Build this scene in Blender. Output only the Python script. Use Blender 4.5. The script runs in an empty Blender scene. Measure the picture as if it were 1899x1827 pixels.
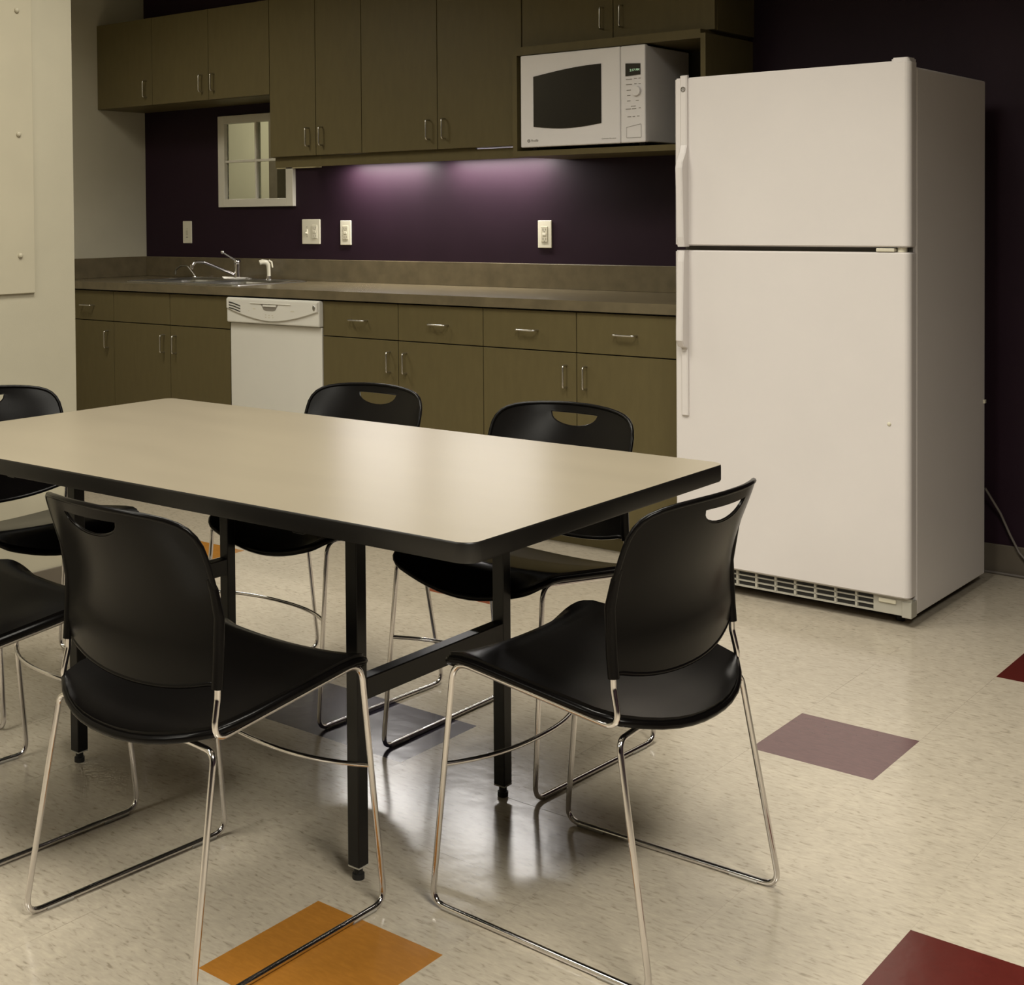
import bpy, bmesh, math, random
from mathutils import Vector, Matrix
from mathutils.geometry import delaunay_2d_cdt
random.seed(7)
sc = bpy.context.scene
COL = sc.collection

# ---------------------------------------------------------------- camera
W, H = 1899.0, 1827.0
F_PX, YAW, PITCH, ROLL = 2540.676, 0.70020, 0.023809, 0.0086685
CX, CY, CAMZ = 733.27, 461.464, 1.23584
fw = Vector((-math.sin(YAW)*math.cos(PITCH), math.cos(YAW)*math.cos(PITCH), -math.sin(PITCH)))
rt0 = Vector((math.cos(YAW), math.sin(YAW), 0)); dn0 = fw.cross(rt0)
rt = math.cos(ROLL)*rt0 + math.sin(ROLL)*dn0
dn = -math.sin(ROLL)*rt0 + math.cos(ROLL)*dn0
cam_d = bpy.data.cameras.new('camera'); cam = bpy.data.objects.new('camera', cam_d); COL.objects.link(cam)
m = Matrix.Identity(4)
for i in range(3):
    m[i][0] = rt[i]; m[i][1] = -dn[i]; m[i][2] = -fw[i]
m[2][3] = CAMZ
cam.matrix_world = m
cam_d.sensor_fit = 'HORIZONTAL'; cam_d.sensor_width = 36.0
cam_d.lens = F_PX/W*36.0
cam_d.shift_x = (W/2-CX)/W; cam_d.shift_y = (CY-H/2)/W
cam_d.clip_start = 0.05
sc.camera = cam
# ---------------------------------------------------------------- world, exposure
wd = bpy.data.worlds.new('world'); sc.world = wd; wd.use_nodes = True
wd.node_tree.nodes['Background'].inputs[0].default_value = (1, .9, .74, 1)
wd.node_tree.nodes['Background'].inputs[1].default_value = 0.02
sc.view_settings.view_transform = 'Standard'; sc.view_settings.look = 'None'
sc.view_settings.gamma = 1.0; sc.view_settings.use_curve_mapping = False
sc.view_settings.exposure = 0.0
# ---------------------------------------------------------------- ceiling fixtures' light
def area(name, loc, sx, sy, power, color, spread=180, rot=(0, 0, 0)):
    l = bpy.data.lights.new(name, 'AREA'); l.shape = 'RECTANGLE'; l.size = sx; l.size_y = sy
    l.energy = power; l.color = color; l.spread = math.radians(spread)
    o = bpy.data.objects.new(name, l); COL.objects.link(o); o.location = loc; o.rotation_euler = rot
    return o
WARM = (1.0, .955, .84)
for lx, ly, pw in ((-4.7, 2.9, 35), (-2.7, 2.4, 26), (-1.5, 2.4, 35), (-2.7, .6, 25), (.55, .75, 100), (-2.7, -1.6, 58)):
    area('ceiling_lamp', (lx, ly, 2.66), .55, 1.1, pw, WARM, 150)

# ---------------------------------------------------------------- materials
def nt(name):
    mt = bpy.data.materials.new(name); mt.use_nodes = True
    n = mt.node_tree.nodes; l = mt.node_tree.links
    return mt, n, l, n['Principled BSDF']
def mat(name, col, rough=.5, metal=0., noise=0., nscale=30., bump=0., bscale=200., spec=.5, coat=0., stretch=None, rnoise=0.):
    mt, n, l, b = nt(name)
    b.inputs['Roughness'].default_value = rough; b.inputs['Metallic'].default_value = metal
    b.inputs['Base Color'].default_value = (*col, 1); b.inputs['Specular IOR Level'].default_value = spec
    b.inputs['Coat Weight'].default_value = coat; b.inputs['Coat Roughness'].default_value = .08
    tc = n.new('ShaderNodeTexCoord'); src = tc.outputs['Object']
    if stretch:
        mp = n.new('ShaderNodeMapping'); mp.inputs['Scale'].default_value = stretch
        l.new(src, mp.inputs[0]); src = mp.outputs[0]
    if noise or rnoise:
        nz = n.new('ShaderNodeTexNoise'); nz.inputs['Scale'].default_value = nscale; nz.inputs['Detail'].default_value = 5
        l.new(src, nz.inputs['Vector'])
    if noise:
        rp = n.new('ShaderNodeValToRGB')
        rp.color_ramp.elements[0].position = .3; rp.color_ramp.elements[1].position = .7
        rp.color_ramp.elements[0].color = (*[c*(1-noise) for c in col], 1)
        rp.color_ramp.elements[1].color = (*[min(1, c*(1+noise)) for c in col], 1)
        l.new(nz.outputs[0], rp.inputs[0]); l.new(rp.outputs[0], b.inputs['Base Color'])
    if rnoise:
        mr = n.new('ShaderNodeMapRange'); mr.inputs[3].default_value = rough-rnoise; mr.inputs[4].default_value = rough+rnoise
        l.new(nz.outputs[0], mr.inputs[0]); l.new(mr.outputs[0], b.inputs['Roughness'])
    if bump:
        nb = n.new('ShaderNodeTexNoise'); nb.inputs['Scale'].default_value = bscale; nb.inputs['Detail'].default_value = 4
        l.new(src, nb.inputs['Vector'])
        bp = n.new('ShaderNodeBump'); bp.inputs['Strength'].default_value = bump; bp.inputs['Distance'].default_value = .002
        l.new(nb.outputs[0], bp.inputs['Height']); l.new(bp.outputs[0], b.inputs['Normal'])
    return mt
def emit(name, col, s):
    mt, n, l, b = nt(name)
    b.inputs['Base Color'].default_value = (.8, .8, .8, 1)
    b.inputs['Emission Color'].default_value = (*col, 1); b.inputs['Emission Strength'].default_value = s
    return mt

M = {}
M['purple'] = mat('purple_paint', (.0195, .0090, .0155), .50, noise=.06, nscale=6, bump=.12, bscale=400, spec=.16)
M['beige'] = mat('beige_paint', (.445, .41, .31), .55, noise=.03, nscale=5, bump=.1, bscale=350, spec=.3)
M['beige2'] = mat('panel_paint', (.455, .415, .31), .42, noise=.03, nscale=5, bump=.05, bscale=350, spec=.35)
M['ceil'] = mat('ceiling_white', (.30, .29, .26), .9, noise=.05, nscale=40)
M['base'] = mat('vinyl_base', (.12, .10, .075), .45, noise=.08, nscale=8)
M['cab'] = mat('olive_laminate', (.108, .086, .038), .45, noise=.05, nscale=40, bump=.06, bscale=300, spec=.20, stretch=(1, 1, .25))
M['cabin'] = mat('cabinet_inside', (.05, .042, .03), .7, noise=.1, nscale=10)
M['counter'] = mat('counter_laminate', (.125, .10, .058), .25, noise=.16, nscale=14, bump=.06, bscale=260, spec=.6)
M['tabletop'] = mat('table_laminate', (.238, .204, .148), .30, noise=.035, nscale=5, bump=.02, bscale=600, spec=.42, stretch=(.6, 1.8, 1))
M['tableedge'] = mat('table_edge_black', (.007, .006, .005), .40, noise=.1, nscale=30)
M['blackmetal'] = mat('black_powder_coat', (.006, .0055, .005), .34, noise=.1, nscale=60, bump=.03, bscale=500, spec=.35)
M['plastic'] = mat('black_plastic', (.0035, .003, .0028), .25, noise=.1, nscale=30, bump=.02, bscale=900, spec=.12)
M['chrome'] = mat('chrome', (.74, .72, .72), .13, 1.0, noise=.05, nscale=20)
M['satin'] = mat('satin_nickel', (.62, .60, .56), .25, 1.0, noise=.05, nscale=40)
M['steel'] = mat('brushed_steel', (.42, .41, .38), .30, 1.0, noise=.1, nscale=60, stretch=(1, 12, 1))
M['white'] = mat('fridge_enamel', (.70, .66, .64), .33, noise=.015, nscale=4, bump=.10, bscale=650, spec=.45)
M['mwwhite'] = mat('microwave_white', (.74, .71, .70), .35, noise=.02, nscale=4)
M['dwwhite'] = mat('dishwasher_white', (.66, .64, .58), .34, noise=.02, nscale=4)
M['ivory'] = mat('ivory_plate', (.66, .62, .49), .30, noise=.02, nscale=10)
M['ivoryd'] = mat('ivory_device', (.52, .48, .36), .35, noise=.02, nscale=10)
M['darkslot'] = mat('dark_slot', (.012, .011, .010), .6, noise=.1, nscale=20)
M['greyslot'] = mat('grey_print', (.20, .18, .15), .6, noise=.1, nscale=20)
M['grille'] = mat('grey_grille', (.42, .40, .34), .45, noise=.04, nscale=20)
M['gasket'] = mat('gasket_grey', (.16, .145, .12), .6, noise=.05, nscale=20)
M['glassdark'] = mat('oven_glass', (.016, .014, .011), .10, noise=.05, nscale=300, spec=.5)
M['winwhite'] = mat('window_white', (.60, .565, .47), .4, noise=.02, nscale=10)
M['clear'] = mat('clear_glide', (.34, .32, .28), .25, noise=.03, nscale=20)
M['cordgrey'] = mat('grey_cord', (.15, .13, .115), .5, noise=.05, nscale=20)
M['green'] = mat('green_paint', (.26, .33, .19), .6, noise=.05, nscale=6)
M['brownw'] = mat('brown_frame', (.10, .08, .055), .5, noise=.1, nscale=12)
M['valv'] = mat('cleat_wood', (.42, .36, .20), .5, noise=.1, nscale=20)
M['tube'] = emit('lamp_tube', (1.0, .95, 1.0), 9.0)
M['digits'] = emit('green_digits', (.25, .9, .35), .35)
mt, n, l, b = nt('pane_glass'); M['glass'] = mt
b.inputs['Base Color'].default_value = (.95, 1, .96, 1); b.inputs['Roughness'].default_value = .02
b.inputs['Transmission Weight'].default_value = 1.0; b.inputs['IOR'].default_value = 1.02

def tile_mat(name, col, speck, chips=.5, rough=.18):
    mt, n, l, b = nt(name)
    tc = n.new('ShaderNodeTexCoord'); oi = n.new('ShaderNodeObjectInfo')
    ad = n.new('ShaderNodeVectorMath'); ad.operation = 'MULTIPLY_ADD'
    cmb = n.new('ShaderNodeCombineXYZ')
    l.new(oi.outputs['Random'], cmb.inputs[0]); l.new(oi.outputs['Random'], cmb.inputs[1])
    l.new(cmb.outputs[0], ad.inputs[0]); ad.inputs[1].default_value = (37, 19, 0); l.new(tc.outputs['Object'], ad.inputs[2])
    mp = n.new('ShaderNodeMapping'); mp.inputs['Scale'].default_value = (1.0, 3.2, 1); l.new(ad.outputs[0], mp.inputs[0])
    # small streaked chips, dark and light
    nz = n.new('ShaderNodeTexNoise'); nz.inputs['Scale'].default_value = 42; nz.inputs['Detail'].default_value = 4
    nz.inputs['Distortion'].default_value = .6
    l.new(mp.outputs[0], nz.inputs['Vector'])
    r1 = n.new('ShaderNodeValToRGB'); e = r1.color_ramp.elements
    e[0].position = .27; e[0].color = (*speck, 1); e[1].position = .41; e[1].color = (*[c*.95 for c in col], 1)
    e2 = e.new(.56); e2.color = (*[c*1.02 for c in col], 1); e3 = e.new(.72); e3.color = (*[min(1, c*1.10) for c in col], 1)
    l.new(nz.outputs[0], r1.inputs[0])
    n2 = n.new('ShaderNodeTexNoise'); n2.inputs['Scale'].default_value = 26; n2.inputs['Detail'].default_value = 5
    l.new(ad.outputs[0], n2.inputs['Vector'])
    mr = n.new('ShaderNodeMapRange'); mr.inputs[1].default_value = .3; mr.inputs[2].default_value = .7
    mr.inputs[3].default_value = 1-.10*chips; mr.inputs[4].default_value = 1+.10*chips; l.new(n2.outputs[0], mr.inputs[0])
    mx = n.new('ShaderNodeVectorMath'); mx.operation = 'SCALE'
    l.new(r1.outputs[0], mx.inputs[0]); l.new(mr.outputs[0], mx.inputs['Scale']); l.new(mx.outputs[0], b.inputs['Base Color'])
    b.inputs['Roughness'].default_value = rough; b.inputs['Specular IOR Level'].default_value = .62
    nb = n.new('ShaderNodeTexNoise'); nb.inputs['Scale'].default_value = 16; nb.inputs['Detail'].default_value = 3
    l.new(ad.outputs[0], nb.inputs['Vector'])
    bp = n.new('ShaderNodeBump'); bp.inputs['Strength'].default_value = .12; bp.inputs['Distance'].default_value = .004
    l.new(nb.outputs[0], bp.inputs['Height']); l.new(bp.outputs[0], b.inputs['Normal'])
    return mt
M['tile'] = tile_mat('vinyl_tile_beige', (.46, .405, .32), (.285, .245, .185))
M['tile_orange'] = tile_mat('vinyl_tile_orange', (.37, .155, .024), (.355, .149, .023), .3)
M['tile_purple'] = tile_mat('vinyl_tile_mauve', (.12, .062, .066), (.10, .052, .058), .3)
M['tile_blue'] = tile_mat('vinyl_tile_navy', (.045, .040, .062), (.035, .032, .05), .3)
M['tile_red'] = tile_mat('vinyl_tile_red', (.085, .013, .010), (.07, .011, .009), .3)
M['tile_redo'] = tile_mat('vinyl_tile_brick', (.22, .055, .028), (.20, .05, .025), .3)

# ---------------------------------------------------------------- helpers
def new_mesh(name, bm, material, parent=None, smooth=False, loc=None):
    me = bpy.data.meshes.new(name); bm.normal_update(); bm.to_mesh(me); bm.free()
    if smooth:
        for p in me.polygons: p.use_smooth = True
        me.set_sharp_from_angle(angle=math.radians(48))
    o = bpy.data.objects.new(name, me); COL.objects.link(o)
    me.materials.append(M[material] if isinstance(material, str) else material)
    if parent: o.parent = parent
    if loc: o.location = loc
    return o
def tag(o, label=None, cat=None, group=None, kind=None):
    if label: o['label'] = label
    if cat: o['category'] = cat
    if group: o['group'] = group
    if kind: o['kind'] = kind
    return o
def thing(name, label, cat, loc=(0, 0, 0), rz=0, group=None):
    o = bpy.data.objects.new(name, None); COL.objects.link(o); o.location = loc; o.rotation_euler = (0, 0, rz)
    o.empty_display_size = .1
    return tag(o, label, cat, group)
def bx(bm, x0, x1, y0, y1, z0, z1, bev=0., seg=2):
    r = bmesh.ops.create_cube(bm, size=1.0)
    vs = r['verts']
    for v in vs:
        v.co = Vector(((x0+x1)/2+v.co.x*(x1-x0), (y0+y1)/2+v.co.y*(y1-y0), (z0+z1)/2+v.co.z*(z1-z0)))
    if bev:
        es = list({e for v in vs for e in v.link_edges})
        bmesh.ops.bevel(bm, geom=es, offset=bev, segments=seg, affect='EDGES', profile=.5)
def box(name, mt, x0, x1, y0, y1, z0, z1, parent=None, bev=0., seg=2, smooth=False, origin=None):
    bm = bmesh.new()
    bx(bm, x0, x1, y0, y1, z0, z1, bev, seg)
    o = new_mesh(name, bm, mt, parent, smooth=False)
    return o
def rpath(pts, rad, seg=6):
    """polyline with rounded corners; rad: one radius or list"""
    P = [Vector(p) for p in pts]; out = [P[0]]
    for i in range(1, len(P)-1):
        r = rad[i-1] if isinstance(rad, (list, tuple)) else rad
        a = (P[i-1]-P[i]); c = (P[i+1]-P[i]); la, lc = a.length, c.length
        a.normalize(); c.normalize()
        ang = a.angle(c)
        if ang > math.pi-.02 or r <= 0: out.append(P[i]); continue
        t = min(r/math.tan(ang/2), la*.48, lc*.48)
        p0, p2 = P[i]+a*t, P[i]+c*t
        for k in range(seg+1):
            u = k/seg
            out.append(p0*(1-u)**2+P[i]*2*u*(1-u)+p2*u*u)
    out.append(P[-1]); return out
def tube(bm, pts, r, seg=10, closed=False, rs=None, flat=None):
    pts = [Vector(p) for p in pts]; n = len(pts); rings = []
    def tang(i):
        if closed: return (pts[(i+1) % n]-pts[i-1]).normalized()
        if i == 0: return (pts[1]-pts[0]).normalized()
        if i == n-1: return (pts[-1]-pts[-2]).normalized()
        return ((pts[i+1]-pts[i]).normalized()+(pts[i]-pts[i-1]).normalized()).normalized()
    t = tang(0); up = Vector((0, 0, 1)) if abs(t.z) < .9 else Vector((1, 0, 0))
    nrm = (up-t*up.dot(t)).normalized()
    for i in range(n):
        t = tang(i); nrm = (nrm-t*nrm.dot(t)).normalized(); bi = t.cross(nrm)
        rr = rs[i] if rs else r
        rings.append([bm.verts.new(pts[i]+(nrm*math.cos(2*math.pi*k/seg)+bi*math.sin(2*math.pi*k/seg))*rr) for k in range(seg)])
    for i in range(n if closed else n-1):
        A, B = rings[i], rings[(i+1) % n]
        for k in range(seg): bm.faces.new((A[k], A[(k+1) % seg], B[(k+1) % seg], B[k]))
    if not closed:
        bm.faces.new(rings[0][::-1]); bm.faces.new(rings[-1])
def tube_obj(name, mt, pts, r, parent=None, seg=10, closed=False, rs=None):
    bm = bmesh.new(); tube(bm, pts, r, seg, closed, rs); bmesh.ops.recalc_face_normals(bm, faces=bm.faces)
    o = new_mesh(name, bm, mt, parent, smooth=True); return o
def cyl(bm, c, axis, r, h, seg=20, r2=None):
    c = Vector(c); a = Vector(axis).normalized()
    up = Vector((0, 0, 1)) if abs(a.z) < .9 else Vector((1, 0, 0)); u = a.cross(up).normalized(); w = a.cross(u)
    r2 = r if r2 is None else r2
    A = [bm.verts.new(c+(u*math.cos(2*math.pi*k/seg)+w*math.sin(2*math.pi*k/seg))*r) for k in range(seg)]
    B = [bm.verts.new(c+a*h+(u*math.cos(2*math.pi*k/seg)+w*math.sin(2*math.pi*k/seg))*r2) for k in range(seg)]
    for k in range(seg): bm.faces.new((A[k], A[(k+1) % seg], B[(k+1) % seg], B[k]))
    bm.faces.new(A[::-1]); bm.faces.new(B)
def sph(bm, c, r, sx=1, sy=1, sz=1):
    q = bmesh.ops.create_uvsphere(bm, u_segments=14, v_segments=9, radius=r)
    for v in q['verts']: v.co = Vector((c[0]+v.co.x*sx, c[1]+v.co.y*sy, c[2]+v.co.z*sz))
def prism(bm, poly, axis, a, b):
    """extrude a 2D polygon; axis 'y': (x,z) poly from y=a to b ; 'x': (y,z) ; 'z': (x,y)"""
    def mk(p, t):
        return {'y': (p[0], t, p[1]), 'x': (t, p[0], p[1]), 'z': (p[0], p[1], t)}[axis]
    A = [bm.verts.new(mk(p, a)) for p in poly]; B = [bm.verts.new(mk(p, b)) for p in poly]; n_ = len(poly)
    bm.faces.new(A); bm.faces.new(B[::-1])
    for k in range(n_): bm.faces.new((A[k], B[k], B[(k+1) % n_], A[(k+1) % n_]))
    bmesh.ops.recalc_face_normals(bm, faces=bm.faces)
def rrect(x0, x1, y0, y1, r, seg=6):
    out = []
    for cx_, cy_, a0 in ((x1-r, y1-r, 0), (x0+r, y1-r, 90), (x0+r, y0+r, 180), (x1-r, y0+r, 270)):
        for k in range(seg+1):
            a = math.radians(a0+90*k/seg); out.append((cx_+r*math.cos(a), cy_+r*math.sin(a)))
    return out
def text_obj(name, s, size, loc, mt, parent, rot=(math.pi/2, 0, 0), ext=.0002, shear=0.):
    cu = bpy.data.curves.new(name, 'FONT'); cu.body = s; cu.size = size; cu.extrude = ext; cu.align_x = 'CENTER'; cu.align_y = 'CENTER'
    cu.resolution_u = 2; cu.shear = shear
    tmp = bpy.data.objects.new('tmp', cu); COL.objects.link(tmp)
    dg = bpy.context.evaluated_depsgraph_get(); me = bpy.data.meshes.new_from_object(tmp.evaluated_get(dg))
    bpy.data.objects.remove(tmp)
    me.materials.clear(); me.materials.append(M[mt]); me.name = name
    o = bpy.data.objects.new(name, me); COL.objects.link(o); o.location = loc; o.rotation_euler = rot
    if parent: o.parent = parent
    return o
def dup(o, parent=None):
    c = o.copy(); COL.objects.link(c); c.parent = parent
    for ch in list(o.children): dup(ch, c)
    return c

# ================================================================= SETTING
YW = 4.875; XL = -5.896; ZC = 2.72
XR, YN = 2.2, -4.6
XP, YP = -3.722, 2.773          # corner of the pale wall
def struct(o, label=None):
    o['kind'] = 'structure'
    if label: o['label'] = label
    return o
struct(box('ceiling', 'ceil', XL-.1, XR+.1, YN-.1, YW+.1, ZC, ZC+.08), 'pale ceiling above the frame')
struct(box('wall_right', 'purple', XR, XR+.1, YN, YW, -.01, ZC), 'purple wall out of view at right')
struct(box('wall_front', 'purple', XP, XR, YN-.1, YN, -.01, ZC), 'purple wall behind the viewer')
# back wall with the window opening
WX0, WX1, WZ0, WZ1 = -5.262, -4.779, 1.314, 1.738
bm = bmesh.new()
bx(bm, XL-.1, WX0, YW, YW+.018, -.01, ZC); bx(bm, WX1, XR+.1, YW, YW+.018, -.01, ZC)
bx(bm, WX0, WX1, YW, YW+.018, -.01, WZ0); bx(bm, WX0, WX1, YW, YW+.018, WZ1, ZC)
struct(new_mesh('wall_back', bm, 'purple'), 'dark purple painted wall behind the cabinets and refrigerator')
struct(box('wall_alcove', 'beige', XL-.1, XL, YP, YW, -.01, ZC), 'beige side wall at the left end of the counter')
bm = bmesh.new(); bx(bm, XL-.1, XP, YN, YP, -.01, ZC)
struct(new_mesh('wall_left', bm, 'beige'), 'pale beige wall at the left edge of the picture')
# baseboards
struct(box('baseboard_left', 'base', XP, XP+.006, YN, YP+.006, 0, .10, bev=.002))
struct(box('baseboard_back', 'base', -2.20, XR, YW-.008, YW, 0, .10, bev=.002))
# raised panel with round studs
pn = thing('wall_panel', 'pale painted panel with round fixing studs on the left wall', 'panel', (XP, 1.8, 1.0))
box('board', 'beige2', 0, .010, -.9, .813, 0, 1.45, pn, bev=.002)
for zz in (.121, .506, .897, 1.285):
    bm = bmesh.new(); cyl(bm, (.010, .757, zz), (1, 0, 0), .0085, .004, 18, .0085); sph(bm, (.0145, .757, zz), .0072, .45, 1, 1)
    new_mesh('stud', bm, 'beige2', pn, smooth=True)

# ---- window between kitchen and the next room
wn = thing('window_1', 'small white framed interior window with four panes above the sink', 'window', (0, YW, 0)); wn['kind'] = 'structure'
del wn['category']
box('window_frame', 'winwhite', -5.291, -5.243, -.020, .014, 1.290, 1.760, wn, bev=.002)
box('window_frame', 'winwhite', -4.800, -4.750, -.020, .014, 1.290, 1.760, wn, bev=.002)
box('window_frame', 'winwhite', -5.243, -4.800, -.020, .014, 1.290, 1.331, wn, bev=.002)
box('window_frame', 'winwhite', -5.243, -4.800, -.020, .014, 1.719, 1.760, wn, bev=.002)
box('muntin', 'winwhite', -5.0255, -5.0135, -.012, .02, 1.331, 1.719, wn, bev=.001)
box('muntin', 'winwhite', -5.243, -4.800, -.013, .02, 1.5185, 1.5305, wn, bev=.001)
for a, b_ in ((-5.243, -5.0255), (-5.0135, -4.800)):
    for c, d in ((1.331, 1.5185), (1.5305, 1.719)):
        box('pane', 'glass', a, b_, .004, .007, c, d, wn)
# the room beyond the window
bm = bmesh.new()
bx(bm, -8.6, -6.46, 6.4, 6.5, 0, ZC); bx(bm, -8.7, -8.6, YW+.1, 6.5, 0, ZC); bx(bm, -8.6, -3.9, YW+.1, 8.3, -.06, 0); bx(bm, -8.6, -3.9, YW+.1, 8.3, ZC, ZC+.06)
bx(bm, -3.9, -3.8, YW+.1, 8.3, 0, ZC)
struct(new_mesh('wall_next_room', bm, 'beige'), 'pale wall of the next room seen through the small window')
struct(box('trim_1', 'brownw', -6.46, -6.385, 6.38, 6.52, 0, ZC))
struct(box('wall_corridor', 'green', -8.6, -3.8, 8.3, 8.4, 0, ZC), 'green wall beyond the small window')
area('next_room_fill', (-6.2, 5.6, 2.5), 1.0, .5, 22, (1, .93, .72), 150)  # unseen light added so the pale wall behind the panes reads as lit
area('corridor_fill', (-7.5, 7.1, 2.5), 1.0, .5, 40, (1, .93, .72), 160)  # second unseen light, added only to brighten the green wall

# ---- floor
TS = .286512; TX, TY, TR = -1.40188, 2.92045, -.00259
struct_floor = box('floor', 'tile', -8.7, XR+.1, YN-.1, YW+.1, -.08, -.003); struct(struct_floor, 'glossy beige speckled vinyl tile floor with coloured accent tiles')
bm = bmesh.new(); bx(bm, -TS/2+.00006, TS/2-.00006, -TS/2+.00006, TS/2-.00006, -.003, 0)
tile_me = bpy.data.meshes.new('floor_tile'); bm.to_mesh(tile_me); bm.free()
tile_me.materials.append(M['tile'])
special = {(0, 0): 'tile_purple', (2, -3): 'tile_red', (1, 3): 'tile_red', (-1, -5): 'tile_orange', (-4, -2): 'tile_blue',
           (-3, -2): 'tile_blue', (-5, 2): 'tile_redo', (-9, 1): 'tile_orange'}
slabel = {'tile_purple': 'mauve floor tile', 'tile_red': 'dark red floor tile', 'tile_orange': 'ochre orange floor tile',
          'tile_blue': 'navy blue floor tile', 'tile_redo': 'brick red floor tile'}
def cam_px(p):
    d = Vector(p)-Vector((0, 0, CAMZ)); z = d.dot(fw)
    if z < .2: return None
    return (CX+F_PX*d.dot(rt)/z, CY+F_PX*d.dot(dn)/z, z)
cells = []
cr, srn = math.cos(TR), math.sin(TR)
for i in range(-17, 13):
    for j in range(-19, 7):
        px, py = (i+.5)*TS, (j+.5)*TS
        X, Y = TX+cr*px-srn*py, TY+srn*px+cr*py
        if X < XL-.2 or X > XR+.15 or Y < YN-.15 or Y > YW+.13: continue
        if X < XP-.16 and Y < YP-.16: continue
        vis = False
        for a, b_ in ((0, 0), (.5, .5), (-.5, .5), (.5, -.5), (-.5, -.5)):
            q = cam_px((X+a*TS, Y+b_*TS, 0))
            if q and -5 < q[0] < W+5 and -5 < q[1] < H+5: vis = True
        if Y > 4.45 and X < -2.3: vis = False          # under the cabinets
        cells.append((not vis, (X*X+Y*Y), i, j, X, Y))
cells.sort()
rest = bmesh.new(); cnt = 0
for nv, d2, i, j, X, Y in cells:
    if (not nv and cnt < 296) or (i, j) in special:
        o = bpy.data.objects.new('floor_tile', tile_me); COL.objects.link(o); o.parent = struct_floor
        o.location = (X, Y, 0)
        if (i, j) in special:
            me2 = tile_me.copy(); me2.materials[0] = M[special[(i, j)]]; o.data = me2; o['label'] = slabel[special[(i, j)]]
            o.rotation_euler = (0, 0, TR)
        else:
            o.rotation_euler = (random.uniform(-1, 1)*.0013, random.uniform(-1, 1)*.0013, TR+random.choice((0, math.pi)))
        cnt += 1
    else:
        bx(rest, X-TS/2+.0003, X+TS/2-.0003, Y-TS/2+.0003, Y+TS/2-.0003, -.003, 0)
o = new_mesh('tile_field', rest, 'tile', struct_floor); o['kind'] = 'stuff'

# ================================================================= CABINETS
HANDLE = {}
def handle(name, parent, x, y, z, L=.082, horiz=False, proud=.028, mt='satin'):
    """wire pull centred at x,z on a front at plane y (front side is -y)"""
    h = L/2
    if horiz: pts = [(x-h, y, z), (x-h, y-proud, z), (x+h, y-proud, z), (x+h, y, z)]
    else: pts = [(x, y, z-h), (x, y-proud, z-h), (x, y-proud, z+h), (x, y, z+h)]
    return tube_obj(name, mt, rpath(pts, .009, 4), .0038, parent, 8)
def front(name, parent, x0, x1, z0, z1, y, th=.018):
    return box(name, 'cab', x0+.0016, x1-.0016, y, y+th, z0+.0016, z1-.0016, parent, bev=.0008, seg=1)
YF = 4.250
def base_unit(label, x0, x1, cols, false_front=False, hx=None):
    t = thing('base_cabinet', label, 'cabinet', ((x0+x1)/2, YF+.3, 0), group='olive base cabinets under the countertop')
    ox, oy = (x0+x1)/2, YF+.3
    def L(o): o.location = (-ox, -oy, 0); return o
    if false_front:
        for a in ((x0, x0+.018, YF+.020, YW-.002, .10, .883), (x1-.018, x1, YF+.020, YW-.002, .10, .883)): L(box('side_panel', 'cabin', *a, t))
        L(box('bottom_panel', 'cabin', x0+.018, x1-.018, YF+.020, YW-.002, .10, .118, t))
        L(box('face_rail', 'cabin', x0+.018, x1-.018, YF+.020, YF+.040, .70, .883, t))
    else: L(box('body', 'cabin', x0, x1, YF+.020, YW-.002, .10, .883, t))
    L(box('toe_kick', 'cab', x0, x1, YF+.087, YF+.10, .001, .10, t))
    for k, (a, b_, hs) in enumerate(cols):
        if false_front:
            L(front('false_front', t, a, b_, .7305, .880, YF))
        else:
            d = L(front('drawer', t, a, b_, .7305, .880, YF)); handle('handle', d, (a+b_)/2 if hx is None else hx, YF, .805, .086, True)
        d = L(front('door', t, a, b_, .102, .7295, YF)); handle('handle', d, a+.0425 if hs < 0 else b_-.0425, YF, .641)
    return t
base_unit('olive base cabinet at the left end, one drawer over one door, beside the pale wall', -5.894, -5.396, [(-5.894, -5.396, 1)], hx=-5.593)
base_unit('olive sink base cabinet with two plain false fronts over two doors', -5.396, -4.562, [(-5.396, -4.976, 1), (-4.976, -4.562, -1)], True)
base_unit('olive base cabinet beside the dishwasher, two drawers over two doors', -3.989, -3.143, [(-3.989, -3.570, 1), (-3.570, -3.143, -1)])
base_unit('olive base cabinet beside the refrigerator, two drawers over two doors', -3.143, -2.300, [(-3.143, -2.719, 1), (-2.719, -2.300, -1)])

# countertop with splash and sink cut-out
SX0, SX1, SY0, SY1 = -5.385, -4.595, 4.310, 4.800
ct = thing('countertop', 'long brown laminate countertop with a low backsplash', 'countertop', (-4.1, 4.55, .885))
def CL(o): o.location = (4.1, -4.55, -.885); return o
bm = bmesh.new()
yc0, yc1 = 4.235, YW-.001
for a in ((XL+.001, SX0+.01, yc0, yc1), (SX1-.01, -2.295, yc0, yc1), (SX0+.01, SX1-.01, yc0, SY0+.01), (SX0+.01, SX1-.01, SY1-.01, yc1)):
    bx(bm, a[0], a[1], a[2], a[3], .885, .922)
CL(new_mesh('worktop', bm, 'counter', ct))
CL(box('backsplash', 'counter', XL+.02, -2.295, YW-.020, YW-.001, .922, 1.028, ct, bev=.002))
CL(box('side_splash', 'counter', XL+.0005, XL+.020, 4.245, YW-.001, .922, 1.028, ct, bev=.002))

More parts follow.
